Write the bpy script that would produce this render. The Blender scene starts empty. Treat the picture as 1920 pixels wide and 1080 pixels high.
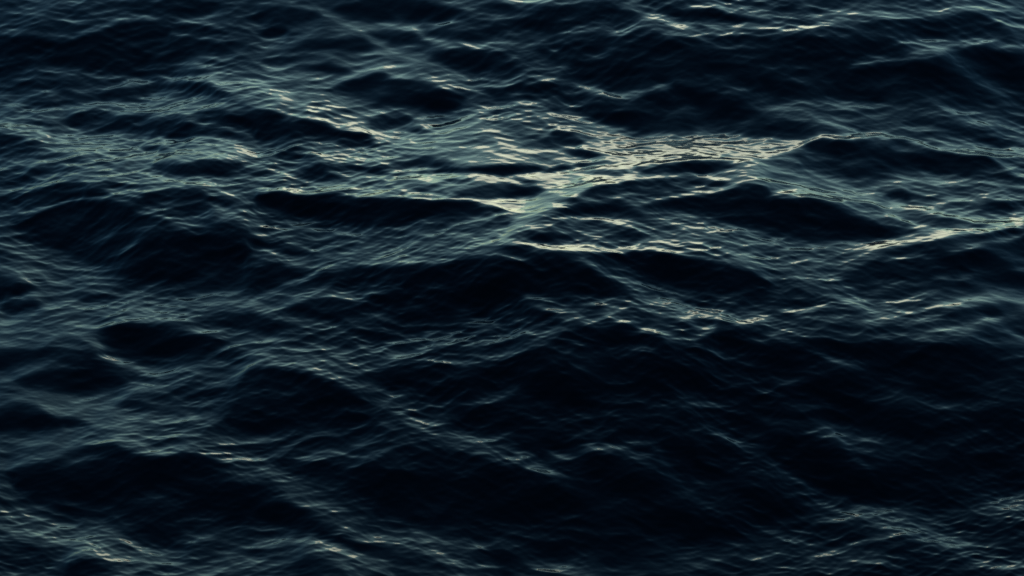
import bpy, math
import numpy as np

R = math.radians
W, HP = 1920.0, 1080.0

# ---------------------------------------------------------------- camera
CAM_H = 13.5                 # metres above the mean water level
PITCH = 25.0                 # degrees below the horizon
HFOV = 19.5
scene = bpy.context.scene
cam_data = bpy.data.cameras.new("camera")
cam = bpy.data.objects.new("camera", cam_data)
scene.collection.objects.link(cam)
scene.camera = cam
cam.location = (0.0, 0.0, CAM_H)
cam.rotation_euler = (R(90.0 - PITCH), 0.0, 0.0)
cam_data.sensor_width = 36.0
cam_data.lens = 18.0 / math.tan(R(HFOV / 2))
cam_data.clip_start = 0.1
cam_data.clip_end = 50000.0
cam_data.dof.use_dof = True
cam_data.dof.focus_distance = 32.0
cam_data.dof.aperture_fstop = 4.0

# ---------------------------------------------------------------- sky, sun, exposure
SUN_EL, SUN_AZ = 8.0, 3.0    # dusk: the sun low ahead, a little to the right
world = bpy.data.worlds.new("World")
scene.world = world
world.use_nodes = True
nt = world.node_tree
nt.nodes.clear()
wo = nt.nodes.new("ShaderNodeOutputWorld")
bg = nt.nodes.new("ShaderNodeBackground")
sky = nt.nodes.new("ShaderNodeTexSky")
sky.sky_type = 'NISHITA'
sky.sun_disc = False
sky.sun_elevation = R(SUN_EL)
sky.sun_rotation = R(SUN_AZ)
sky.altitude = 0.0
sky.air_density = 1.05
sky.dust_density = 1.5
sky.ozone_density = 6.0
bg.inputs["Strength"].default_value = 0.10
tint = nt.nodes.new("ShaderNodeMix")
tint.data_type = 'RGBA'
tint.blend_type = 'MULTIPLY'
tint.inputs[0].default_value = 1.0
tint.inputs[7].default_value = (0.70, 1.0, 0.87, 1.0)
nt.links.new(sky.outputs[0], tint.inputs[6])
nt.links.new(tint.outputs[2], bg.inputs["Color"])
nt.links.new(bg.outputs[0], wo.inputs["Surface"])

sun_data = bpy.data.lights.new("sun", 'SUN')
sun = bpy.data.objects.new("sun", sun_data)
scene.collection.objects.link(sun)
sun_data.energy = 0.048
sun_data.angle = R(11.0)
sun_data.color = (1.0, 0.76, 0.46)
# light travels from the sun (ahead, azimuth SUN_AZ to the right) towards the camera
sun.rotation_euler = (R(-(90.0 - SUN_EL)), 0.0, R(-SUN_AZ))

scene.view_settings.view_transform = 'Standard'
scene.view_settings.look = 'None'
scene.view_settings.exposure = 0.2
scene.view_settings.gamma = 1.0
scene.view_settings.use_curve_mapping = False

# ---------------------------------------------------------------- wave shapes
# Faces of the waves read from the photograph (pixels, 1920 x 1080), each with a tilt:
# negative = the face leans towards the viewer, positive = it leans away.
# ('p', tilt, outline, edge softness)   ('s', tilt, width, line)
L = []


def P(v, pts, soft=9.0):
    L.append(('p', v, pts, soft))


def S(v, w, pts):
    L.append(('s', v, w, pts))


def E(v, cx, cy, rx, ry):
    L.append(('e', v, (cx, cy, rx, ry)))


# broad trend of the swell
E(0.20, 560, 220, 760, 150)
E(0.08, 150, 600, 420, 200)
E(0.0, 250, 900, 420, 140)
E(0.35, 950, 330, 560, 120)
E(-0.5, 1600, 150, 460, 120)
E(-0.6, 150, 110, 260, 80)
E(-0.7, 1550, 800, 640, 240)
E(-0.65, 1100, 930, 440, 170)

# --- rows 0-270, left
P(-.95, [(0,62),(60,68),(95,74),(150,66),(215,42),(270,34),(330,40),(400,42),(425,60),(400,70),(440,85),(400,95),(350,112),(330,135),(250,145),(220,150),(150,135),(60,130),(0,150)])
P(-.3, [(30,130),(160,130),(260,145),(200,162),(100,172),(0,178)])
P(-.6, [(70,58),(100,48),(130,60),(100,66)], 5)
P(-.5, [(120,30),(150,22),(190,28),(150,34)], 5)
P(-.4, [(0,5),(20,2),(45,15),(20,25),(0,25)], 5)
P(-.7, [(215,5),(260,0),(420,0),(400,20),(370,30),(300,30),(250,22)])
S(.3, 5, [(235,36),(270,31),(310,36),(370,36),(400,40),(430,52)])
S(.1, 10, [(0,58),(50,62),(90,70),(140,68),(190,50),(215,35)])
S(.15, 8, [(40,20),(90,32),(130,40),(190,35)])
S(.1, 8, [(320,65),(380,68),(430,82)])
S(.25, 12, [(380,115),(480,110)])
P(.6, [(370,140),(400,130),(480,150),(480,172),(420,162)])
S(.5, 7, [(0,215),(40,190),(60,178),(120,172),(200,168),(240,155),(280,148),(360,148),(400,158),(440,172),(480,187)])
P(-.5, [(60,185),(85,177),(115,177),(95,190),(60,192)], 5)
P(-.6, [(100,195),(130,173),(165,172),(190,185),(150,195)], 5)
P(-.6, [(190,175),(250,165),(280,180),(240,190),(210,190)], 5)
P(-.7, [(275,158),(290,152),(340,150),(390,158),(440,178),(390,178),(340,172),(300,165)], 6)
S(.25, 14, [(150,203),(260,198),(380,192)])
S(.4, 6, [(0,218),(100,208),(220,212),(280,215),(370,212),(400,205)])
P(-.6, [(130,212),(190,208),(230,214),(280,222),(340,218),(380,235),(440,250),(460,265),(400,250),(330,255),(250,250),(180,245),(150,235)], 7)
P(-.75, [(370,215),(395,205),(480,205),(480,250),(440,240),(400,230)], 7)
P(-.5, [(0,220),(60,222),(120,235),(90,238),(40,230),(0,228)], 5)
S(.6, 22, [(0,235),(60,243),(110,258),(150,270)])
P(-.8, [(0,250),(40,258),(80,270),(95,280),(60,292),(0,290)], 7)
S(.3, 12, [(300,258),(370,262),(440,262)])
# --- rows 0-270, centre left
P(-.7, [(480,15),(520,5),(550,6),(600,30),(570,40),(500,42),(480,40)], 7)
P(-.7, [(500,55),(515,46),(540,46),(545,62),(510,66)], 6)
P(-.8, [(630,20),(680,5),(730,0),(800,5),(840,10),(875,18),(870,30),(820,35),(745,33),(740,42),(690,45),(660,35)], 7)
S(.3, 7, [(550,0),(590,15),(620,35),(660,50),(740,52),(770,50),(840,38),(880,15),(960,5)])
S(.45, 8, [(760,50),(800,70),(850,82),(900,88),(940,105),(955,115)])
P(-.5, [(770,50),(840,48),(880,60),(920,68),(880,75),(820,65)], 6)
P(-.5, [(890,20),(930,10),(960,8),(960,20),(920,24)], 5)
P(-.45, [(860,45),(920,38),(960,40),(960,70),(930,65)], 6)
P(-.75, [(690,58),(740,55),(790,70),(810,78),(770,82),(720,80)], 6)
P(-.55, [(560,85),(600,72),(680,72),(700,85),(640,92),(520,95)], 6)
P(-.85, [(820,100),(850,87),(880,88),(940,100),(960,120),(960,140),(920,140),(860,125),(820,112)], 7)
P(-.3, [(520,110),(550,103),(580,108),(550,116)], 5)
P(-.5, [(570,122),(620,113),(650,122),(670,132),(620,138),(590,130)], 6)
P(-.4, [(610,98),(680,95),(720,105),(660,108)], 6)
P(-.3, [(720,122),(750,115),(765,122)], 5)
P(-.85, [(620,170),(640,155),(680,152),(690,143),(715,137),(750,150),(800,155),(850,170),(880,175),(850,200),(800,205),(700,195),(650,185)], 7)
P(-.5, [(885,170),(960,165),(960,190),(920,185)], 6)
S(.3, 10, [(690,130),(780,148),(840,160),(900,178),(940,200)])
S(.55, 20, [(480,155),(520,175),(550,195),(600,205),(660,230),(710,250)])
S(.55, 30, [(700,262),(790,258),(880,235),(930,215)])
P(-.7, [(480,205),(540,220),(600,232),(640,245),(680,242),(700,258),(640,262),(560,262),(480,265)], 7)
P(-.6, [(690,235),(710,218),(760,220),(765,230),(720,245)], 6)
P(-.5, [(765,245),(800,233),(815,242),(790,252)], 5)
P(-.4, [(600,212),(630,212),(660,222),(610,220)], 5)
P(-.5, [(640,268),(690,262),(705,268),(700,275),(645,278)], 5)
# --- rows 0-270, centre right
P(-.6, [(1000,75),(1060,68),(1120,60),(1200,60),(1260,70),(1310,72),(1440,70),(1440,160),(1420,245),(1350,252),(1250,255),(1170,245),(1120,225),(1080,190),(1020,165),(1050,130),(1020,120)], 12)
P(-.8, [(960,40),(1000,15),(1040,5),(1080,12),(1130,5),(1180,20),(1200,35),(1140,45),(1100,40),(1060,50),(1030,63),(1000,55)], 7)
P(-.95, [(1230,2),(1280,4),(1340,16),(1390,30),(1430,36),(1400,46),(1320,45),(1270,40),(1240,20)], 6)
S(.2, 8, [(1240,0),(1300,2),(1360,15),(1440,30)])
S(.08, 12, [(1160,60),(1200,48),(1260,45),(1340,52),(1440,50)])
S(.1, 8, [(1180,15),(1230,35),(1260,42)])
S(.5, 6, [(960,5),(1040,2)])
S(.2, 6, [(1240,65),(1290,68),(1340,60),(1410,65)])
P(-.9, [(1130,95),(1200,82),(1260,72),(1310,80),(1340,100),(1440,130),(1390,135),(1330,140),(1280,125),(1200,125),(1130,118)])
P(-.85, [(1160,190),(1250,165),(1340,170),(1400,190),(1330,205),(1250,215)])
P(-.95, [(1150,200),(1200,215),(1330,215),(1300,252),(1180,250)])
S(.15, 10, [(960,90),(1010,82),(1060,95)])
S(.1, 20, [(960,150),(1010,135),(1050,130)])
S(.25, 13, [(1000,145),(1060,150),(1110,165),(1140,178),(1190,170),(1250,162)])
S(-.3, 6, [(1180,188),(1250,215),(1310,195)])
S(-.1, 8, [(1280,148),(1340,165),(1400,168)])
S(-.1, 5, [(1370,178),(1410,195),(1440,205)])
S(.35, 30, [(960,205),(1000,215),(1060,225),(1100,245),(1140,253)])
P(-.6, [(960,160),(1040,155),(1080,175),(1060,190),(990,172)], 7)
P(-.5, [(1000,195),(1040,185),(1060,205),(1020,208)], 7)
P(.42, [(1060,250),(1200,258),(1320,251),(1440,255),(1540,265),(1500,275),(1440,280),(1350,290),(1250,300),(1150,300),(1050,300),(1000,295),(1050,270)], 6)
P(-.6, [(1020,258),(1035,246),(1060,248),(1095,262),(1080,275),(1010,270),(980,268)], 5)
P(-.5, [(960,250),(990,247),(1000,255),(965,260)], 5)
# --- rows 0-270, right
P(-.5, [(1440,0),(1480,5),(1590,0),(1560,12),(1480,22),(1440,22)], 6)
S(.05, 8, [(1440,48),(1530,45),(1600,28),(1660,18),(1720,15),(1800,17),(1850,22),(1875,38),(1920,52)])
P(-.3, [(1540,50),(1650,28),(1700,30),(1650,40),(1580,55)], 5)
P(-.75, [(1620,50),(1700,40),(1760,28),(1830,25),(1880,50),(1900,65),(1850,70),(1780,62),(1700,75),(1650,68)], 7)
S(.25, 6, [(1650,35),(1700,37),(1740,25),(1765,24)])
S(.15, 8, [(1450,60),(1500,50),(1560,40)])
P(-.9, [(1450,65),(1550,68),(1570,62),(1620,65),(1660,80),(1720,92),(1690,105),(1620,112),(1540,125),(1440,125)], 7)
P(-.95, [(1720,118),(1790,98),(1850,92),(1920,92),(1920,190),(1860,185),(1780,180),(1700,185),(1600,190),(1540,180),(1440,175),(1440,135),(1560,130)])
P(.1, [(1670,85),(1740,70),(1800,78),(1760,98),(1720,95)], 7)
S(.3, 8, [(1800,85),(1860,80),(1920,90)])
S(.0, 7, [(1610,118),(1670,120),(1720,110),(1770,98)])
P(-.25, [(1440,195),(1540,190),(1650,195),(1800,195),(1920,195),(1920,270),(1880,285),(1750,270),(1690,258),(1640,252),(1580,252),(1540,250),(1440,250)], 12)
# --- rows 270-540, left
S(.55, 26, [(90,280),(150,275),(250,290),(290,305),(330,300),(480,290)])
P(-.3, [(260,275),(330,280),(320,288),(280,285)], 5)
P(-.45, [(20,320),(110,310),(190,305),(220,305),(230,312),(160,320),(100,322),(40,335)], 5)
P(-.4, [(120,305),(145,297),(175,302)], 5)
P(-.4, [(0,330),(60,325),(60,345),(30,355),(0,358)], 6)
P(-.55, [(275,310),(330,300),(440,302),(465,315),(420,330),(320,330),(285,322)], 6)
S(.35, 7, [(250,300),(290,320),(310,335),(370,342)])
S(.3, 10, [(0,365),(50,355),(90,340),(140,335),(170,335)])
P(-.75, [(0,370),(60,357),(100,342),(150,334),(170,345),(210,365),(180,375),(130,375),(110,382),(70,390),(0,392)], 5)
P(-.5, [(170,340),(230,338),(270,350),(230,355),(190,350)], 5)
S(.2, 10, [(150,330),(200,332),(250,345),(215,368),(270,362),(330,348)])
P(-.97, [(20,410),(100,388),(140,377),(200,377),(250,390),(300,415),(340,430),(400,445),(440,460),(480,480),(480,540),(300,540),(230,520),(140,490),(70,460),(20,430)], 6)
P(-.6, [(270,365),(320,355),(370,358),(400,368),(440,375),(430,388),(400,410),(460,430),(480,445),(440,450),(380,430),(320,410),(270,390),(220,378)], 5)
P(-.6, [(275,365),(320,352),(360,360),(330,370)], 4)
S(.45, 5, [(0,393),(50,393),(100,384),(140,374),(190,374),(280,370)])
S(.6, 6, [(330,345),(375,343),(410,355),(440,365),(480,363)])
S(.1, 14, [(400,385),(440,405),(480,430),(500,440),(560,470)])
S(-.05, 40, [(0,440),(60,470),(110,500),(120,540),(160,580)])
P(-.5, [(0,470),(30,480),(40,490),(0,488)], 5)
P(-.8, [(0,510),(40,520),(70,535),(40,560),(0,560)], 7)
# --- rows 270-540, centre left
P(-.6, [(510,295),(560,277),(590,285),(600,300),(570,307),(520,303)], 5)
S(.4, 6, [(500,285),(560,275),(610,285)])
P(-.6, [(640,272),(680,270),(730,270),(690,278)], 4)
P(-.65, [(540,325),(600,308),(640,330),(600,335),(560,330)], 5)
P(-.4, [(480,320),(530,318),(520,330),(480,332)], 5)
P(-.5, [(610,306),(660,308),(700,318),(740,330),(700,328),(650,320)], 4)
S(.45, 20, [(620,290),(700,300),(780,300),(820,290),(900,285),(960,290)])
P(-.4, [(720,305),(780,300),(840,292),(860,298),(820,310),(760,308)], 5)
P(-.7, [(760,325),(800,322),(850,310),(880,312),(920,310),(960,310),(960,328),(900,322),(860,325),(800,332)], 5)
S(.9, 14, [(740,325),(790,335),(840,330),(900,328),(950,340)])
S(.5, 8, [(600,345),(680,335),(760,345)])
P(.6, [(640,350),(800,352),(860,365),(830,378),(700,370)], 5)
S(.7, 9, [(480,355),(560,355),(640,365),(700,365),(780,370),(850,375),(900,380),(960,385)])
P(-.5, [(670,342),(700,336),(720,342),(690,347)], 4)
P(-.4, [(720,360),(770,360),(760,365)], 4)
P(-.3, [(780,348),(820,350),(850,365),(800,360)], 4)
P(-.5, [(850,355),(900,348),(960,345),(960,365),(900,372),(860,368)], 5)
P(-.3, [(830,335),(880,332),(880,342)], 4)
P(-.97, [(480,365),(540,362),(620,364),(680,372),(780,377),(810,380),(850,376),(880,378),(930,392),(900,400),(870,408),(800,412),(760,425),(640,425),(560,410),(480,402)], 5)
P(-.05, [(480,410),(560,425),(700,430),(800,420),(870,410),(960,400),(960,490),(860,495),(740,500),(620,495),(560,470),(500,440)], 9)
P(-.4, [(860,428),(920,415),(955,425),(900,435)], 5)
P(-.7, [(480,440),(520,450),(560,470),(540,475),(480,465)], 6)
P(-.7, [(480,490),(540,490),(570,505),(550,525),(500,540),(480,540)], 6)
S(.35, 14, [(560,500),(640,505),(720,500),(800,485),(860,465),(930,445),(960,430)])
S(.5, 20, [(710,490),(750,480)])
S(.25, 8, [(500,470),(560,500),(580,505),(530,530)])
P(-.3, [(780,485),(820,470),(890,455),(850,470)], 5)
P(-.7, [(590,515),(640,508),(700,500),(800,497),(850,490),(880,480),(960,480),(960,540),(600,540)], 6)
P(-.95, [(740,520),(840,495),(900,500),(960,510),(960,620),(850,620),(760,590),(700,570),(700,545)], 9)
# --- rows 270-540, centre right
P(.9, [(960,330),(1000,320),(1060,310),(1150,310),(1200,300),(1380,290),(1440,280),(1440,290),(1350,300),(1200,315),(1170,335),(1100,355),(1060,380),(1020,395),(1000,410),(960,440),(940,440)], 5)
P(-.85, [(960,305),(1000,305),(1020,310),(985,325),(950,332),(930,325)], 4)
P(-.5, [(1020,320),(1050,310),(1095,318),(1060,325)], 4)
P(-.4, [(1080,308),(1100,302),(1120,308),(1100,314)], 4)
P(-.5, [(960,335),(1020,338),(1000,346)], 4)
P(-.6, [(950,348),(990,348),(1020,360),(990,372),(950,370)], 5)
P(-.6, [(1040,285),(1110,278),(1140,288),(1100,293)], 4)
P(-.5, [(1110,325),(1170,322),(1160,338)], 4)
P(-.3, [(1080,338),(1110,336),(1110,342)], 4)
P(-.9, [(1190,315),(1250,308),(1340,300),(1380,297),(1370,315),(1330,328),(1260,332),(1200,325)], 5)
P(-.6, [(1110,355),(1150,340),(1180,335),(1240,333),(1300,336),(1360,342),(1340,355),(1280,360),(1200,365),(1130,375),(1060,385)], 5)
P(-.8, [(1150,345),(1170,338),(1180,345),(1140,362),(1100,370)], 4)
P(-.7, [(1190,358),(1230,355),(1230,366),(1190,366)], 4)
S(.6, 6, [(1160,335),(1240,331),(1300,332),(1380,342)])
P(-.75, [(1030,400),(1080,388),(1150,375),(1200,385),(1260,370),(1320,367),(1380,352),(1440,350),(1440,450),(1400,440),(1360,420),(1300,400),(1240,395),(1170,400),(1090,405)], 5)
S(.2, 8, [(1200,375),(1260,365),(1310,355),(1380,348)])
P(-.9, [(1240,375),(1320,368),(1400,352),(1430,360),(1420,380),(1320,385),(1260,390)], 5)
P(-.9, [(1380,420),(1440,410),(1440,445),(1390,440)], 6)
S(.55, 6, [(1020,405),(1060,408),(1120,413),(1250,415)])
P(-.1, [(1180,410),(1300,410),(1420,445),(1440,490),(1330,470),(1250,440)], 8)
P(-.5, [(1050,412),(1080,412),(1150,420),(1190,435),(1210,448),(1150,440),(1100,430),(1030,418)], 4)
P(-.7, [(1005,440),(1030,432),(1080,438),(1050,453),(1010,450)], 4)
P(-.6, [(1140,425),(1190,425),(1215,445),(1190,455)], 4)
S(.7, 20, [(955,420),(1000,412)])
S(.5, 9, [(950,445),(1010,460),(1080,465),(1150,468),(1220,470),(1300,480),(1360,495),(1440,520)])
P(-.85, [(960,475),(1030,475),(1080,485),(1130,470),(1200,475),(1290,480),(1380,500),(1420,520),(1440,530),(1440,560),(1340,545),(1250,540),(1150,510),(1080,490),(960,500)], 5)
P(-.97, [(1200,478),(1280,482),(1350,495),(1400,515),(1420,535),(1300,540),(1230,515)], 5)
P(-.85, [(960,490),(1050,490),(1110,510),(1160,540),(1130,560),(960,560)], 7)
S(.0, 8, [(1080,485),(1130,510),(1180,530),(1240,545)])
# --- rows 270-540, right
P(-.05, [(1600,330),(1700,320),(1800,335),(1920,340),(1920,410),(1820,400),(1700,385),(1600,372)], 9)
P(-.75, [(1500,285),(1530,258),(1545,254),(1580,262),(1640,258),(1700,268),(1740,280),(1800,292),(1850,295),(1890,315),(1905,335),(1870,340),(1800,330),(1760,320),(1700,310),(1640,330),(1580,330),(1500,310)], 6)
P(-.9, [(1760,305),(1800,295),(1840,295),(1880,315),(1900,335),(1850,335),(1790,325)], 6)
P(-.7, [(1500,295),(1580,290),(1610,305),(1540,318),(1500,312)], 6)
P(-.6, [(1530,262),(1545,256),(1570,265),(1550,280),(1520,282)], 5)
S(.9, 7, [(1440,290),(1490,278),(1520,262),(1545,252),(1575,258),(1640,253),(1700,262),(1760,278),(1810,290),(1870,293),(1920,292)])
S(.7, 10, [(1800,280),(1860,285),(1920,285)])
S(.3, 8, [(1860,295),(1890,315),(1920,330)])
P(-.7, [(1570,330),(1600,320),(1630,330),(1600,342)], 5)
P(-.7, [(1650,360),(1680,355),(1700,375),(1660,370)], 5)
P(-.4, [(1840,370),(1900,380),(1900,400),(1850,390)], 5)
P(.4, [(1450,340),(1540,350),(1600,375),(1520,370)], 5)
P(.6, [(1720,385),(1790,400),(1760,408)], 5)
S(.75, 9, [(1440,345),(1500,362),(1560,370),(1620,380),(1680,385),(1740,395),(1780,405),(1840,415),(1920,412)])
P(-.95, [(1440,375),(1540,376),(1600,395),(1660,420),(1690,435),(1640,450),(1560,450),(1440,445)], 6)
P(-.3, [(1540,375),(1620,378),(1650,395),(1700,415),(1750,435),(1700,440),(1640,420),(1580,395)], 5)
P(-.7, [(1610,380),(1640,382),(1655,398),(1620,390)], 4)
P(-.5, [(1730,412),(1790,412),(1830,420),(1900,420),(1890,430),(1780,430)], 4)
S(.5, 8, [(1650,390),(1690,410),(1730,430),(1760,440)])
P(-.1, [(1440,450),(1560,455),(1640,450),(1680,455),(1640,480),(1560,505),(1480,520),(1440,500)], 8)
P(-.75, [(1670,470),(1700,455),(1760,452),(1820,440),(1920,430),(1920,540),(1800,525),(1740,535),(1650,540),(1560,535),(1600,510),(1640,490)], 6)
P(-.95, [(1770,480),(1920,450),(1920,500),(1840,500),(1750,495)], 7)
S(.75, 11, [(1640,460),(1700,450),(1770,440),(1840,432),(1920,422)])
S(.15, 7, [(1640,490),(1700,483),(1750,488),(1800,465),(1860,455),(1920,443)])
S(.0, 5, [(1700,475),(1740,460)])
S(-.1, 14, [(1560,540),(1660,530),(1740,525),(1810,515),(1920,505)])
P(-.5, [(1820,520),(1880,515),(1850,530)], 5)
# --- rows 540-810, left
P(-.4, [(170,545),(250,535),(350,545),(330,560),(250,590),(190,575),(150,560)], 8)
S(.15, 14, [(100,545),(150,575),(200,592),(270,602),(330,598),(400,575),(480,560)])
P(-.5, [(20,570),(80,570),(70,590),(10,590)], 7)
S(.0, 24, [(0,640),(60,620),(120,605),(180,590),(230,600)])
S(.2, 8, [(0,645),(60,635),(120,640),(220,635)])
P(-.85, [(0,655),(100,658),(200,650),(260,665),(230,680),(120,680),(0,690)], 7)
P(-.9, [(180,612),(250,605),(310,608),(350,620),(400,635),(430,648),(400,660),(330,675),(270,685),(230,660),(210,645)], 7)
P(-.9, [(340,600),(400,590),(480,585),(530,600),(560,612),(480,620),(400,608)], 7)
S(.3, 12, [(330,600),(360,612),(400,625),(450,645),(490,665),(540,680)])
S(.3, 7, [(470,555),(500,580),(550,592),(600,600),(640,615)])
S(.6, 10, [(470,570),(500,578)])
P(-.8, [(180,665),(210,665),(260,685),(290,705),(260,715),(200,700)], 7)
S(.15, 7, [(200,665),(250,678),(290,702),(330,720)])
P(-.7, [(400,672),(440,660),(475,670),(440,685)], 6)
S(.1, 10, [(430,695),(480,678)])
S(.0, 14, [(0,715),(60,690),(150,685)])
P(-.75, [(40,712),(100,695),(180,690),(240,712),(230,735),(150,740),(60,730)], 7)
P(-.3, [(280,720),(400,720),(430,740),(330,745)], 8)
S(.0, 12, [(0,735),(80,745),(160,755),(260,740),(310,750),(350,765),(400,795)])
P(-.6, [(220,760),(260,752),(300,765),(260,775)], 6)
P(-.75, [(0,765),(50,758),(90,775),(110,795),(50,810),(0,810)], 7)
S(.25, 14, [(100,770),(170,785),(210,805),(260,815)])
S(.3, 9, [(340,770),(370,790),(400,798)])
P(-.6, [(110,785),(150,780),(170,795),(130,800)], 6)
# --- rows 540-810, centre left
S(.05, 10, [(490,550),(560,555),(650,560),(700,550),(735,542)])
P(-.7, [(520,575),(580,565),(640,570),(720,580),(700,595),(620,600),(560,590)], 7)
P(-.9, [(690,560),(760,545),(900,550),(960,560),(940,590),(860,610),(800,615),(720,600)], 9)
S(.1, 16, [(480,660),(560,670),(640,680),(700,675),(760,660),(820,640),(900,615),(920,608)])
P(-.5, [(690,640),(720,632),(745,640),(710,650)], 6)
P(-.97, [(480,690),(520,688),(590,698),(640,722),(680,745),(690,765),(660,790),(600,795),(480,800),(430,790),(430,740),(460,710)], 7)
S(.35, 10, [(490,670),(560,690),(620,710),(660,725)])
P(-.8, [(660,705),(760,685),(850,690),(960,690),(960,720),(880,735),(800,730),(740,725),(700,715)], 7)
S(.1, 8, [(600,690),(640,705),(680,695),(720,685),(800,670),(870,675),(920,672)])
P(-.85, [(860,770),(960,745),(960,800),(900,810),(870,795)], 8)
S(.0, 10, [(680,720),(740,750),(800,770),(860,765),(930,740),(960,730)])
S(-.05, 8, [(720,735),(780,745),(830,765)])
S(.0, 16, [(700,780),(760,795),(840,810),(880,820)])
P(-.4, [(560,800),(650,800),(640,815),(580,812)], 7)
# --- rows 540-1000, right
P(-.95, [(1060,615),(1100,608),(1200,608),(1230,630),(1290,640),(1340,625),(1440,610),(1440,640),(1600,650),(1920,650),(1920,930),(1800,930),(1700,900),(1640,880),(1600,930),(1500,960),(1400,1000),(1000,1000),(960,900),(960,640)], 10)
P(-.8, [(960,560),(1000,580),(1060,600),(1000,610),(960,600)], 8)
P(-.6, [(1100,548),(1180,548),(1190,560),(1130,565)], 7)
S(.05, 16, [(990,560),(1040,580),(1100,590),(1130,600),(1180,602)])
S(.15, 16, [(1130,575),(1200,570),(1240,590),(1300,600),(1400,602),(1440,597)])
P(-.8, [(1240,548),(1300,565),(1380,575),(1340,580),(1290,575)], 6)
S(.3, 7, [(1190,543),(1250,565),(1300,583)])
S(.3, 9, [(1210,620),(1260,632),(1300,628),(1340,620)])
S(-0.38, 12, [(1110,660),(1160,660),(1210,650)])
S(-0.28, 10, [(1300,640),(1340,660)])
S(-0.48, 10, [(980,700),(1030,685)])
S(-0.58, 10, [(1150,735),(1160,715),(1190,705)])
S(-0.58, 10, [(980,765),(1040,760)])
S(-0.53, 10, [(1060,770),(1110,765)])
S(-0.53, 10, [(1060,790),(1090,788)])
S(-0.58, 8, [(1230,738),(1250,740)])
S(-0.53, 14, [(1270,755),(1310,775),(1360,790)])
S(.18, 16, [(1470,590),(1540,575),(1620,572),(1680,575),(1740,578),(1800,572),(1850,562),(1900,558)])
P(-.7, [(1620,590),(1680,582),(1750,588),(1700,596)], 5)
P(-.85, [(1760,590),(1830,580),(1890,585),(1850,600),(1790,605)], 6)
P(-.7, [(1620,605),(1680,608),(1740,615),(1720,635),(1640,625)], 6)
S(.22, 8, [(1470,600),(1560,600),(1600,595),(1660,600),(1720,602),(1760,592)])
S(.1, 8, [(1520,543),(1580,560),(1620,568)])
S(.1, 6, [(1700,563),(1740,553),(1760,540)])
S(.1, 7, [(1740,605),(1780,620),(1800,622),(1850,602)])
S(.15, 7, [(1720,640),(1755,643),(1790,628),(1820,622),(1870,624),(1920,640)])
S(.1, 6, [(1850,607),(1910,598)])
S(.15, 8, [(1440,622),(1500,622)])
S(-0.28, 10, [(1590,625),(1640,628)])
S(-0.48, 10, [(1540,640),(1570,643)])
S(-0.48, 10, [(1450,672),(1510,680)])
S(-0.43, 14, [(1550,682),(1620,680),(1650,672)])
S(-0.58, 10, [(1460,715),(1490,715)])
S(-0.53, 15, [(1760,750),(1820,765),(1900,757)])
S(-0.53, 12, [(1440,798),(1490,790)])
# --- rows 810-1080, left
P(-.95, [(20,890),(60,870),(100,862),(150,840),(180,828),(210,832),(240,848),(290,862),(340,850),(380,860),(430,875),(480,880),(520,900),(600,935),(600,985),(500,990),(480,960),(440,985),(330,985),(220,975),(130,975),(60,950),(20,920)], 7)
P(-.3, [(0,850),(60,840),(120,835),(60,855)], 6)
S(.2, 16, [(0,835),(60,830),(120,818),(200,815),(260,832),(320,842),(370,840),(420,848),(480,870)])
S(.0, 8, [(0,862),(40,868),(90,857)])
S(-0.23, 20, [(0,940),(40,960),(60,985),(140,990),(200,985)])
S(.36, 26, [(50,990),(130,1005),(180,1025),(240,1045),(320,1060),(400,1070),(480,1050)])
P(-.7, [(230,995),(280,985),(330,1000),(340,1015),(290,1025),(250,1015)], 8)
P(-.55, [(0,1030),(60,1020),(110,1035),(100,1060),(40,1070),(0,1060)], 8)
P(-.6, [(130,1060),(160,1050),(190,1058),(220,1080),(130,1080)], 6)
S(.0, 6, [(90,1070),(130,1048),(180,1045)])
S(.0, 14, [(360,1050),(420,1030),(480,1015),(520,1000),(480,990)])
# --- rows 810-1080, centre left
P(-.15, [(560,920),(680,940),(800,990),(900,1030),(940,1060),(800,1040),(700,1000),(600,960)], 10)
P(-.93, [(500,875),(600,865),(700,862),(760,840),(830,838),(890,850),(960,880),(960,960),(900,1000),(850,975),(780,975),(700,960),(700,935),(640,915),(560,890)], 9)
S(.05, 14, [(480,835),(560,835),(640,842),(720,828),(750,815),(800,818),(860,832),(900,845),(960,875)])
P(-.95, [(900,940),(960,930),(1000,960),(1060,1000),(1200,1000),(1300,1000),(1400,990),(1350,1040),(1250,1060),(1150,1065),(1060,1050),(980,1020),(930,1000)], 10)
P(-.7, [(500,960),(560,960),(600,985),(610,1000),(540,990)], 6)
S(.2, 16, [(480,868),(520,905),(560,935),(600,965),(640,990),(700,1010),(780,1020),(830,1040),(900,1070),(940,1080)])
S(-0.23, 14, [(560,915),(620,930),(680,945)])
S(.05, 8, [(580,955),(650,955)])
P(-.7, [(560,1040),(600,1040),(650,1080),(560,1080)], 7)
P(-.5, [(620,1005),(660,1010),(680,1030),(640,1030)], 7)
P(-.5, [(480,1025),(560,1035),(540,1045),(480,1042)], 6)
S(.48, 20, [(500,1005),(560,1015),(620,1035),(660,1060),(720,1080)])
S(.0, 10, [(480,990),(540,1000)])
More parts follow.
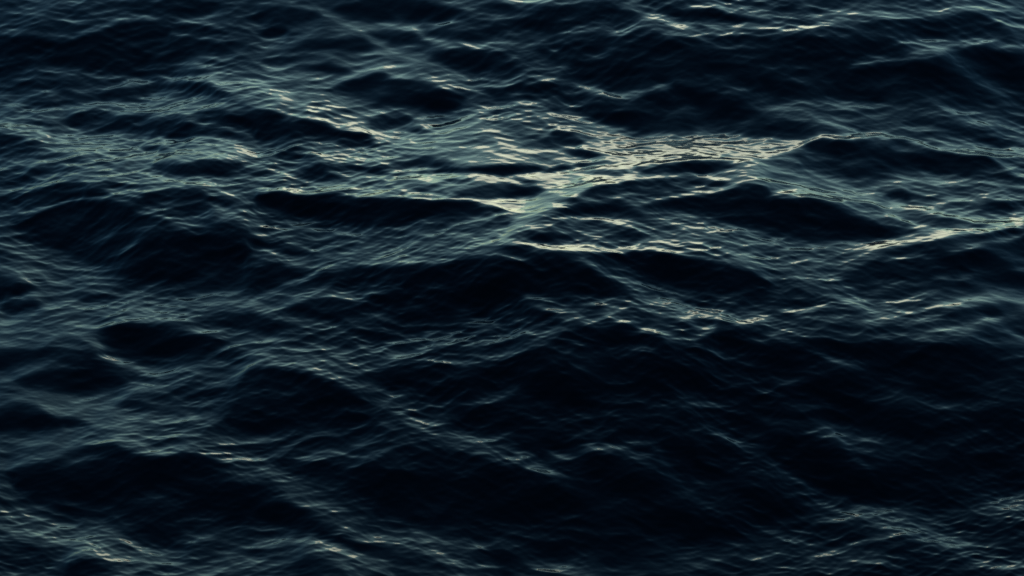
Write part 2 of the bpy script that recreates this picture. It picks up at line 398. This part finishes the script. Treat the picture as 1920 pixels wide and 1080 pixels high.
# --- rows 810-1080, right
S(.05, 12, [(960,850),(1000,870),(1060,855),(1100,840),(1150,845),(1230,840)])
S(.1, 10, [(960,865),(1000,885),(1050,880)])
S(-0.48, 10, [(1220,958),(1260,940),(1320,912)])
S(-0.33, 17, [(1340,815),(1400,832),(1440,848)])
S(-0.38, 34, [(960,1075),(1010,1070)])
S(-0.48, 14, [(1150,1068),(1220,1064)])
S(-0.43, 24, [(1280,1075),(1350,1060),(1420,1050)])
S(-0.38, 8, [(1395,998),(1440,995)])
S(-0.38, 12, [(1440,848),(1480,850),(1510,825),(1570,820),(1590,840),(1620,880)])
S(-0.33, 14, [(1445,882),(1500,910),(1540,932),(1610,940)])
S(-0.48, 15, [(1660,918),(1720,915),(1780,912)])
S(-0.23, 27, [(1520,968),(1600,958),(1650,960),(1720,985),(1780,1015),(1850,1030),(1920,1030)])
S(-0.23, 20, [(1640,1030),(1680,1050),(1760,1055),(1850,1060),(1920,1065)])
S(-0.38, 27, [(1840,960),(1920,950)])
S(-0.38, 14, [(1440,1005),(1510,1010)])
S(-0.28, 24, [(1440,1065),(1520,1055),(1600,1058)])
P(-.8, [(1600,1045),(1640,1045),(1700,1080),(1600,1080)], 7)
P(-.6, [(1770,960),(1850,975),(1850,990),(1780,985)], 7)

S(.95, 18, [(1010,392),(960,425),(945,445)])
S(.85, 10, [(945,446),(1010,462),(1080,467)])
S(.95, 16, [(1090,345),(1040,372)])
# fine crest lines
for v_, w_, l_ in (
    (.3, 5, [(15,550),(60,567),(100,565)]), (.25, 4, [(35,585),(70,592)]), (.3, 5, [(0,650),(20,645),(40,635)]),
    (.3, 4, [(205,665),(240,675),(270,690)]), (.35, 5, [(270,690),(300,708),(320,712)]), (.3, 5, [(0,738),(60,750),(130,765)]),
    (.35, 4, [(30,752),(80,765),(95,775),(115,768)]), (.4, 5, [(150,780),(170,790),(220,800)]), (.45, 5, [(350,775),(372,792),(405,797)]),
    (.4, 5, [(478,872),(505,890)]), (.4, 5, [(510,910),(540,925)]), (.3, 5, [(570,950),(600,955)]), (.3, 5, [(620,960),(650,957)]),
    (.35, 5, [(490,672),(540,682)]), (.4, 5, [(520,695),(560,700)]), (.3, 5, [(645,685),(670,697)]), (.2, 5, [(730,740),(780,765)]),
    (.2, 5, [(720,770),(760,785),(800,795)]), (.3, 4, [(330,600),(360,610),(380,622)]), (.35, 4, [(440,640),(470,668)]),
    (.35, 5, [(260,838),(300,850),(330,848)]), (.35, 5, [(380,858),(410,868),(440,874)]), (.3, 5, [(640,990),(690,1008)]),
    (.3, 5, [(700,1015),(740,1022)]), (.3, 6, [(800,1030),(850,1055)]), (.3, 6, [(520,1010),(560,1018),(600,1030)]),
    (.3, 5, [(150,1020),(190,1035)]), (.25, 5, [(210,1000),(250,1030),(300,1045)]),
    (.2, 5, [(0,765),(40,770)]), (.25, 4, [(480,565),(520,575),(560,590)]), (.2, 4, [(620,605),(650,615)])):
    S(v_, w_, l_)

# rasterise those faces into one tilt map
STEP = 3
nx, ny = int(W // STEP), int(HP // STEP)
gx, gy = np.meshgrid((np.arange(nx) + .5) * STEP, (np.arange(ny) + .5) * STEP)
tilt = np.full((ny, nx), -0.12)


def seg_dist(px, py, a, b, with_y=False):
    ax, ay = a
    bx, by = b
    dx, dy = bx - ax, by - ay
    t = np.clip(((px - ax) * dx + (py - ay) * dy) / (dx * dx + dy * dy + 1e-9), 0, 1)
    dist = np.hypot(px - ax - t * dx, (py - ay - t * dy))
    return (dist, ay + t * dy) if with_y else dist


def smooth(t):
    t = np.clip(t, 0, 1)
    return t * t * (3 - 2 * t)


def window(pts, m):
    xs = [p[0] for p in pts]
    ys = [p[1] for p in pts]
    i0, i1 = max(0, int((min(ys) - m) / STEP)), min(ny, int((max(ys) + m) / STEP) + 1)
    j0, j1 = max(0, int((min(xs) - m) / STEP)), min(nx, int((max(xs) + m) / STEP) + 1)
    return slice(i0, i1), slice(j0, j1)


# crests come and go along their length
rb = np.random.default_rng(3)
broken = np.zeros((ny, nx))
for i in range(30):
    lx, ly = rb.uniform(50, 170), rb.uniform(22, 70)
    broken += np.cos(2 * np.pi * (gx / lx * rb.choice((-1, 1)) + gy / ly) + rb.uniform(0, 6.28))
broken = np.clip(0.78 + 0.5 * broken / math.sqrt(15), 0.12, 1.0)
broken = np.where((gy > 235) & (gy < 480), .5 + .5 * broken, broken)

for it in L:
    if it[0] == 's' and min(p[1] for p in it[3]) > 610 and it[1] > -.1 and it[2] > 6:
        it = ('s', it[1] - 0.16, it[2] * 1.5, it[3])
    if it[0] == 'p' and it[1] < -.8 and np.mean([p[0] for p in it[2]]) < 800:
        it = ('p', it[1] + .09, it[2], it[3])
    if it[0] == 'e':
        cx, cy, rx, ry = it[2]
        m = np.exp(-((gx - cx) / rx) ** 2 - ((gy - cy) / ry) ** 2)
        tilt += (it[1] - tilt) * m
        continue
    if it[0] == 'p':
        _, v, pts, soft = it
        sl = window(pts, 36)
        px, py = gx[sl], gy[sl]
        d = np.full(px.shape, 1e9)
        edge_y = np.zeros(px.shape)
        inside = np.zeros(px.shape, bool)
        n = len(pts)
        for k in range(n):
            a, b = pts[k], pts[(k + 1) % n]
            dk, yk = seg_dist(px, py, a, b, True)
            edge_y = np.where(dk < d, yk, edge_y)
            d = np.minimum(d, dk)
            c = (a[1] > py) != (b[1] > py)
            xi = a[0] + (py - a[1]) * (b[0] - a[0]) / (b[1] - a[1] + 1e-9)
            inside ^= c & (px < xi)
        sd = np.where(inside, d, -d)
        # a crest is sharp, the foot of a face runs out softly
        foot = np.where(inside, edge_y - py, py - edge_y) / (d + 1e-6)
        hgt = max(p[1] for p in pts) - min(p[1] for p in pts)
        soft = soft * .6 + max(min(0.28 * hgt, 26.0) - soft * .6, 0.0) * smooth(foot)
        m = smooth(sd / (2 * soft) + .5)
    else:
        _, v, w, pts = it
        sl = window(pts, w * 1.5)
        px, py = gx[sl], gy[sl]
        d = np.full(px.shape, 1e9)
        for k in range(len(pts) - 1):
            d = np.minimum(d, seg_dist(px, py, pts[k], pts[k + 1]))
        m = (1 - smooth((d / w - .15) / .85)) * broken[sl]
    tilt[sl] += (v - tilt[sl]) * m

# each face's tilt, as the height in the sky (degrees) that it mirrors to the viewer
mirror = np.interp(tilt, [-1, -.95, -.6, -.3, 0, .3, .6, .9, 1], [63, 60, 49, 38.5, 26, 19, 14, 10, 9])

# ---------------------------------------------------------------- swell on the water plane
cp, sp = math.cos(R(PITCH)), math.sin(R(PITCH))
fpx = (W / 2) / math.tan(R(HFOV / 2))


def project(x, y, z):
    dz = z - CAM_H
    depth = y * cp - dz * sp
    up = y * sp + dz * cp
    depth = np.maximum(depth, 1.0)
    return W / 2 + fpx * x / depth, HP / 2 - fpx * up / depth


def bilinear(img, fx, fy):
    h, w = img.shape
    fx = np.clip(fx, 0, w - 1.001)
    fy = np.clip(fy, 0, h - 1.001)
    i, j = fy.astype(int), fx.astype(int)
    a, b = fy - i, fx - j
    return (img[i, j] * (1 - a) * (1 - b) + img[i + 1, j] * a * (1 - b)
            + img[i, j + 1] * (1 - a) * b + img[i + 1, j + 1] * a * b)


DX, DY = 0.05, 0.06
SX0, SX1, SY0, SY1 = -18.0, 18.0, 10.0, 76.0
sxs = np.arange(SX0, SX1, DX)
sys_ = np.arange(SY0, SY1, DY)
SXg, SYg = np.meshgrid(sxs, sys_)
swell = np.zeros(SXg.shape)
kx = np.fft.fftfreq(len(sxs), DX)[None, :] * 2 * np.pi
ky = np.fft.fftfreq(len(sys_), DY)[:, None] * 2 * np.pi
K0 = 2 * np.pi / 120.0
den = ky ** 2 + 0.05 * kx ** 2 + K0 ** 2
# small irregularities of the outlines, in pixels, fixed to the water
rw = np.random.default_rng(5)
wob_x = np.zeros(SXg.shape)
wob_y = np.zeros(SXg.shape)
for lam, ax_, ay_ in ((1.6, 4.0, 1.6), (0.8, 4.0, 1.6), (0.4, 3.5, 1.4)):
    for i in range(9):
        l = lam * rw.uniform(.7, 1.4)
        a = rw.uniform(0, 2 * np.pi)
        c_, s_ = math.cos(a) * 2 * np.pi / l, math.sin(a) * 2 * np.pi / l
        wob_x += ax_ / 2.1 * np.cos(c_ * SXg + s_ * SYg + rw.uniform(0, 6.28))
        wob_y += ay_ / 2.1 * np.cos(c_ * SXg + s_ * SYg + rw.uniform(0, 6.28))
wob_t = np.zeros(SXg.shape)
for i in range(26):
    l = math.exp(rw.uniform(math.log(.5), math.log(2.2)))
    a = math.radians(90 + rw.normal(0, 38))
    wob_t += 7.0 / 3.6 * np.cos(2 * np.pi / l * (math.cos(a) * SXg + math.sin(a) * SYg) + rw.uniform(0, 6.28))
for itn in range(9):
    ux, uy = project(SXg, SYg, swell)
    t = bilinear(mirror, (ux + wob_x) / STEP - .5, (uy + wob_y) / STEP - .5)
    t = t + wob_t * smooth((t - 24) / 20) * smooth((SYg * 0 + uy - 60) / 300 + .4)
    slope = np.tan(np.radians((t - np.degrees(np.arctan2(CAM_H, SYg))) / 2))
    # fade out beyond the part of the sea that the photograph shows
    ex = np.maximum(np.abs(ux - W / 2) - W / 2, 0) / 160.0
    ey = np.maximum(np.abs(uy - HP / 2) - HP / 2, 0) / 120.0
    m = np.exp(-(ex ** 2 + ey ** 2))
    s = 1.06 * slope * m
    new = np.real(np.fft.ifft2(np.fft.fft2(s) * (-1j * ky) / den))
    swell = new if itn == 0 else swell * .5 + new * .5
mask_known = m
# ripples weakened where faces mirror the low bright sky, so the sheen stays unbroken
calm_map = np.interp(t, [9, 13, 18, 60], [.55, .7, 1.0, 1.05])

# ---------------------------------------------------------------- sheet of points
NR, NC = 1000, 1100
Y0, Y1 = 21.5, 52.0
rows = 1.0 / np.linspace(1 / Y0, 1 / Y1, NR)
near = Y0 - np.cumsum(0.05 * 1.16 ** np.arange(1, 42))
near = near[near > -400][::-1]
far_step = (rows[-1] - rows[-2]) * np.cumprod([1.04] * 130 + [1.13] * 42)
far = Y1 + np.cumsum(far_step)
ys = np.concatenate([near, rows, far])
u = np.linspace(-1, 1, NC)
gr = 1 + np.cumsum((u[1] - u[0]) * 1.14 ** np.arange(1, 60))
us = np.concatenate([-gr[::-1], u, gr])
yc = np.clip(ys, Y0, None)
half = 1.22 * np.tan(R(HFOV / 2)) * np.hypot(yc, CAM_H) + 0.8
X = (us[None, :] * half[:, None]).astype(np.float32)
Y = np.repeat(ys[:, None], len(us), 1).astype(np.float32)
spx = np.abs(np.gradient(us))[None, :] * half[:, None]
spy = np.abs(np.gradient(ys))[:, None] * np.ones((1, len(us)))
cell = np.maximum(spx, spy * 0.6)

inside = (X > SX0) & (X < SX1 - 2 * DX) & (Y > SY0) & (Y < SY1 - 2 * DY)
fxg, fyg = (X - SX0) / DX, (Y - SY0) / DY
Z = np.where(inside, bilinear(swell, fxg, fyg), 0.0)
known = np.where(inside, bilinear(mask_known, fxg, fyg), 0.0)
Z = Z.astype(np.float32)

# wind sea: trains of waves from 6 m down to 7 cm
rng = np.random.default_rng(11)
OX = np.zeros_like(X)
OY = np.zeros_like(X)


def trains(lo, hi, count, slope_rms, spread, chop, weight=None, main=-90.0, ridge=0.0):
    """slope_rms over the band; directions about 'main' (degrees)"""
    lam = np.exp(rng.uniform(np.log(lo), np.log(hi), count))
    ang = np.radians(main + rng.normal(0, spread, count))
    ph = rng.uniform(0, 2 * np.pi, count)
    k = 2 * np.pi / lam
    a = slope_rms * math.sqrt(2.0 / count) / k
    global Z, OX, OY
    dz = np.zeros_like(X)
    dx = np.zeros_like(X)
    dy = np.zeros_like(X)
    for i in range(count):
        c, s_ = math.cos(ang[i]), math.sin(ang[i])
        att = np.clip((lam[i] / cell - 2.2) / 2.5, 0, 1).astype(np.float32)
        arg = (X * np.float32(k[i] * c) + Y * np.float32(k[i] * s_) + np.float32(ph[i]))
        amp = np.float32(a[i]) * att
        dz += amp * np.cos(arg)
        if chop:
            sn = amp * np.sin(arg)
            dx -= np.float32(chop * c) * sn
            dy -= np.float32(chop * s_) * sn
    if ridge:
        # wind ripples have narrow crests and wide troughs
        rms = np.float32(math.sqrt((a ** 2).sum() / 2))
        f = dz / rms
        dz = rms * ((1 - ridge) * f - ridge * 1.25 * (np.sqrt(f * f + np.float32(0.008)) - np.float32(0.8)))
    if weight is not None:
        dz *= weight
        dx *= weight
        dy *= weight
    Z += dz
    OX += dx
    OY += dy


outer = (1 - known).astype(np.float32)
trains(2.0, 7.0, 26, 0.10, 40, 0.7, outer)

# the wind ruffles the water in patches
gust = np.zeros_like(X)
for i in range(14):
    lam = rng.uniform(2.5, 9.0)
    a = rng.uniform(0, 2 * np.pi)
    gust += np.cos(2 * np.pi / lam * (X * math.cos(a) + Y * math.sin(a) * .7) + rng.uniform(0, 6.28))
gust = np.clip(1.05 + 0.25 * gust / math.sqrt(7), 0.35, 1.8).astype(np.float32)
trains(0.8, 1.9, 30, 0.060, 42, 0.9, (0.38 + 0.62 * outer), ridge=0.6)
calm = np.where(inside, bilinear(calm_map, fxg, fyg), 1.0).astype(np.float32)
gust *= calm
trains(0.40, 0.9, 34, 0.052, 40, 0.8, 0.5 + 0.5 * gust, ridge=0.8)
for main in (-64.0, -116.0):
    trains(0.22, 0.5, 26, 0.036, 22, 0.8, gust, main, ridge=0.8)
    trains(0.10, 0.22, 26, 0.031, 22, 0.6, gust, main, ridge=0.75)
trains(0.10, 0.22, 30, 0.029, 26, 0.6, gust, ridge=0.75)
trains(0.055, 0.10, 30, 0.019, 40, 0.0, gust, ridge=0.4)

co = np.stack([X + OX, Y + OY, Z], -1).astype(np.float32)
nr, nc = X.shape
idx = np.arange(nr * nc, dtype=np.int32).reshape(nr, nc)
quads = np.stack([idx[:-1, :-1], idx[:-1, 1:], idx[1:, 1:], idx[1:, :-1]], -1).reshape(-1, 4)
nq = len(quads)
me = bpy.data.meshes.new("water")
me.vertices.add(nr * nc)
me.vertices.foreach_set("co", co.ravel())
me.loops.add(nq * 4)
me.loops.foreach_set("vertex_index", quads.ravel())
me.polygons.add(nq)
me.polygons.foreach_set("loop_start", np.arange(0, nq * 4, 4, dtype=np.int32))
me.polygons.foreach_set("use_smooth", np.ones(nq, bool))
me.update(calc_edges=True)
me.validate()

# how much of the short wind sea the sheet is too coarse to carry (0 near, 1 far away)
lost = np.clip(np.log(cell / 0.07) / math.log(20.0), 0, 1).astype(np.float32)
att_lost = me.attributes.new("lost", 'FLOAT', 'POINT')
att_lost.data.foreach_set("value", lost.ravel())

# ---------------------------------------------------------------- water material
mat = bpy.data.materials.new("dark_sea_water")
mat.use_nodes = True
n = mat.node_tree
bsdf = n.nodes["Principled BSDF"]
bsdf.inputs["Base Color"].default_value = (0.0008, 0.003, 0.005, 1)
bsdf.inputs["Roughness"].default_value = 0.08
bsdf.inputs["IOR"].default_value = 1.28
geo = n.nodes.new("ShaderNodeNewGeometry")
mp = n.nodes.new("ShaderNodeMapping")
mp.inputs["Scale"].default_value = (0.8, 1.3, 1.0)
noi = n.nodes.new("ShaderNodeTexNoise")
noi.inputs["Scale"].default_value = 14.0
noi.inputs["Detail"].default_value = 3.0
noi.inputs["Roughness"].default_value = 0.5
bmp = n.nodes.new("ShaderNodeBump")
bmp.inputs["Strength"].default_value = 1.0
bmp.inputs["Distance"].default_value = 0.001
n.links.new(geo.outputs["Position"], mp.inputs["Vector"])
n.links.new(mp.outputs[0], noi.inputs["Vector"])
n.links.new(noi.outputs["Fac"], bmp.inputs["Height"])
# far off, where the sheet is coarse, the short waves are relief and gloss of the surface
al = n.nodes.new("ShaderNodeAttribute")
al.attribute_name = "lost"
far_noise = n.nodes.new("ShaderNodeTexNoise")
far_noise.inputs["Scale"].default_value = 1.1
far_noise.inputs["Detail"].default_value = 5.0
far_noise.inputs["Roughness"].default_value = 0.55
far_bump = n.nodes.new("ShaderNodeBump")
far_bump.inputs["Distance"].default_value = 0.45
n.links.new(mp.outputs[0], far_noise.inputs["Vector"])
n.links.new(far_noise.outputs["Fac"], far_bump.inputs["Height"])
n.links.new(al.outputs["Fac"], far_bump.inputs["Strength"])
n.links.new(bmp.outputs[0], far_bump.inputs["Normal"])
n.links.new(far_bump.outputs[0], bsdf.inputs["Normal"])
gloss = n.nodes.new("ShaderNodeMapRange")
gloss.inputs["To Min"].default_value = 0.08
gloss.inputs["To Max"].default_value = 0.32
n.links.new(al.outputs["Fac"], gloss.inputs["Value"])
n.links.new(gloss.outputs[0], bsdf.inputs["Roughness"])
me.materials.append(mat)

water = bpy.data.objects.new("water", me)
scene.collection.objects.link(water)
water["kind"] = "structure"
water["label"] = "dark choppy open sea with steep wave faces and dusk light on the crests"
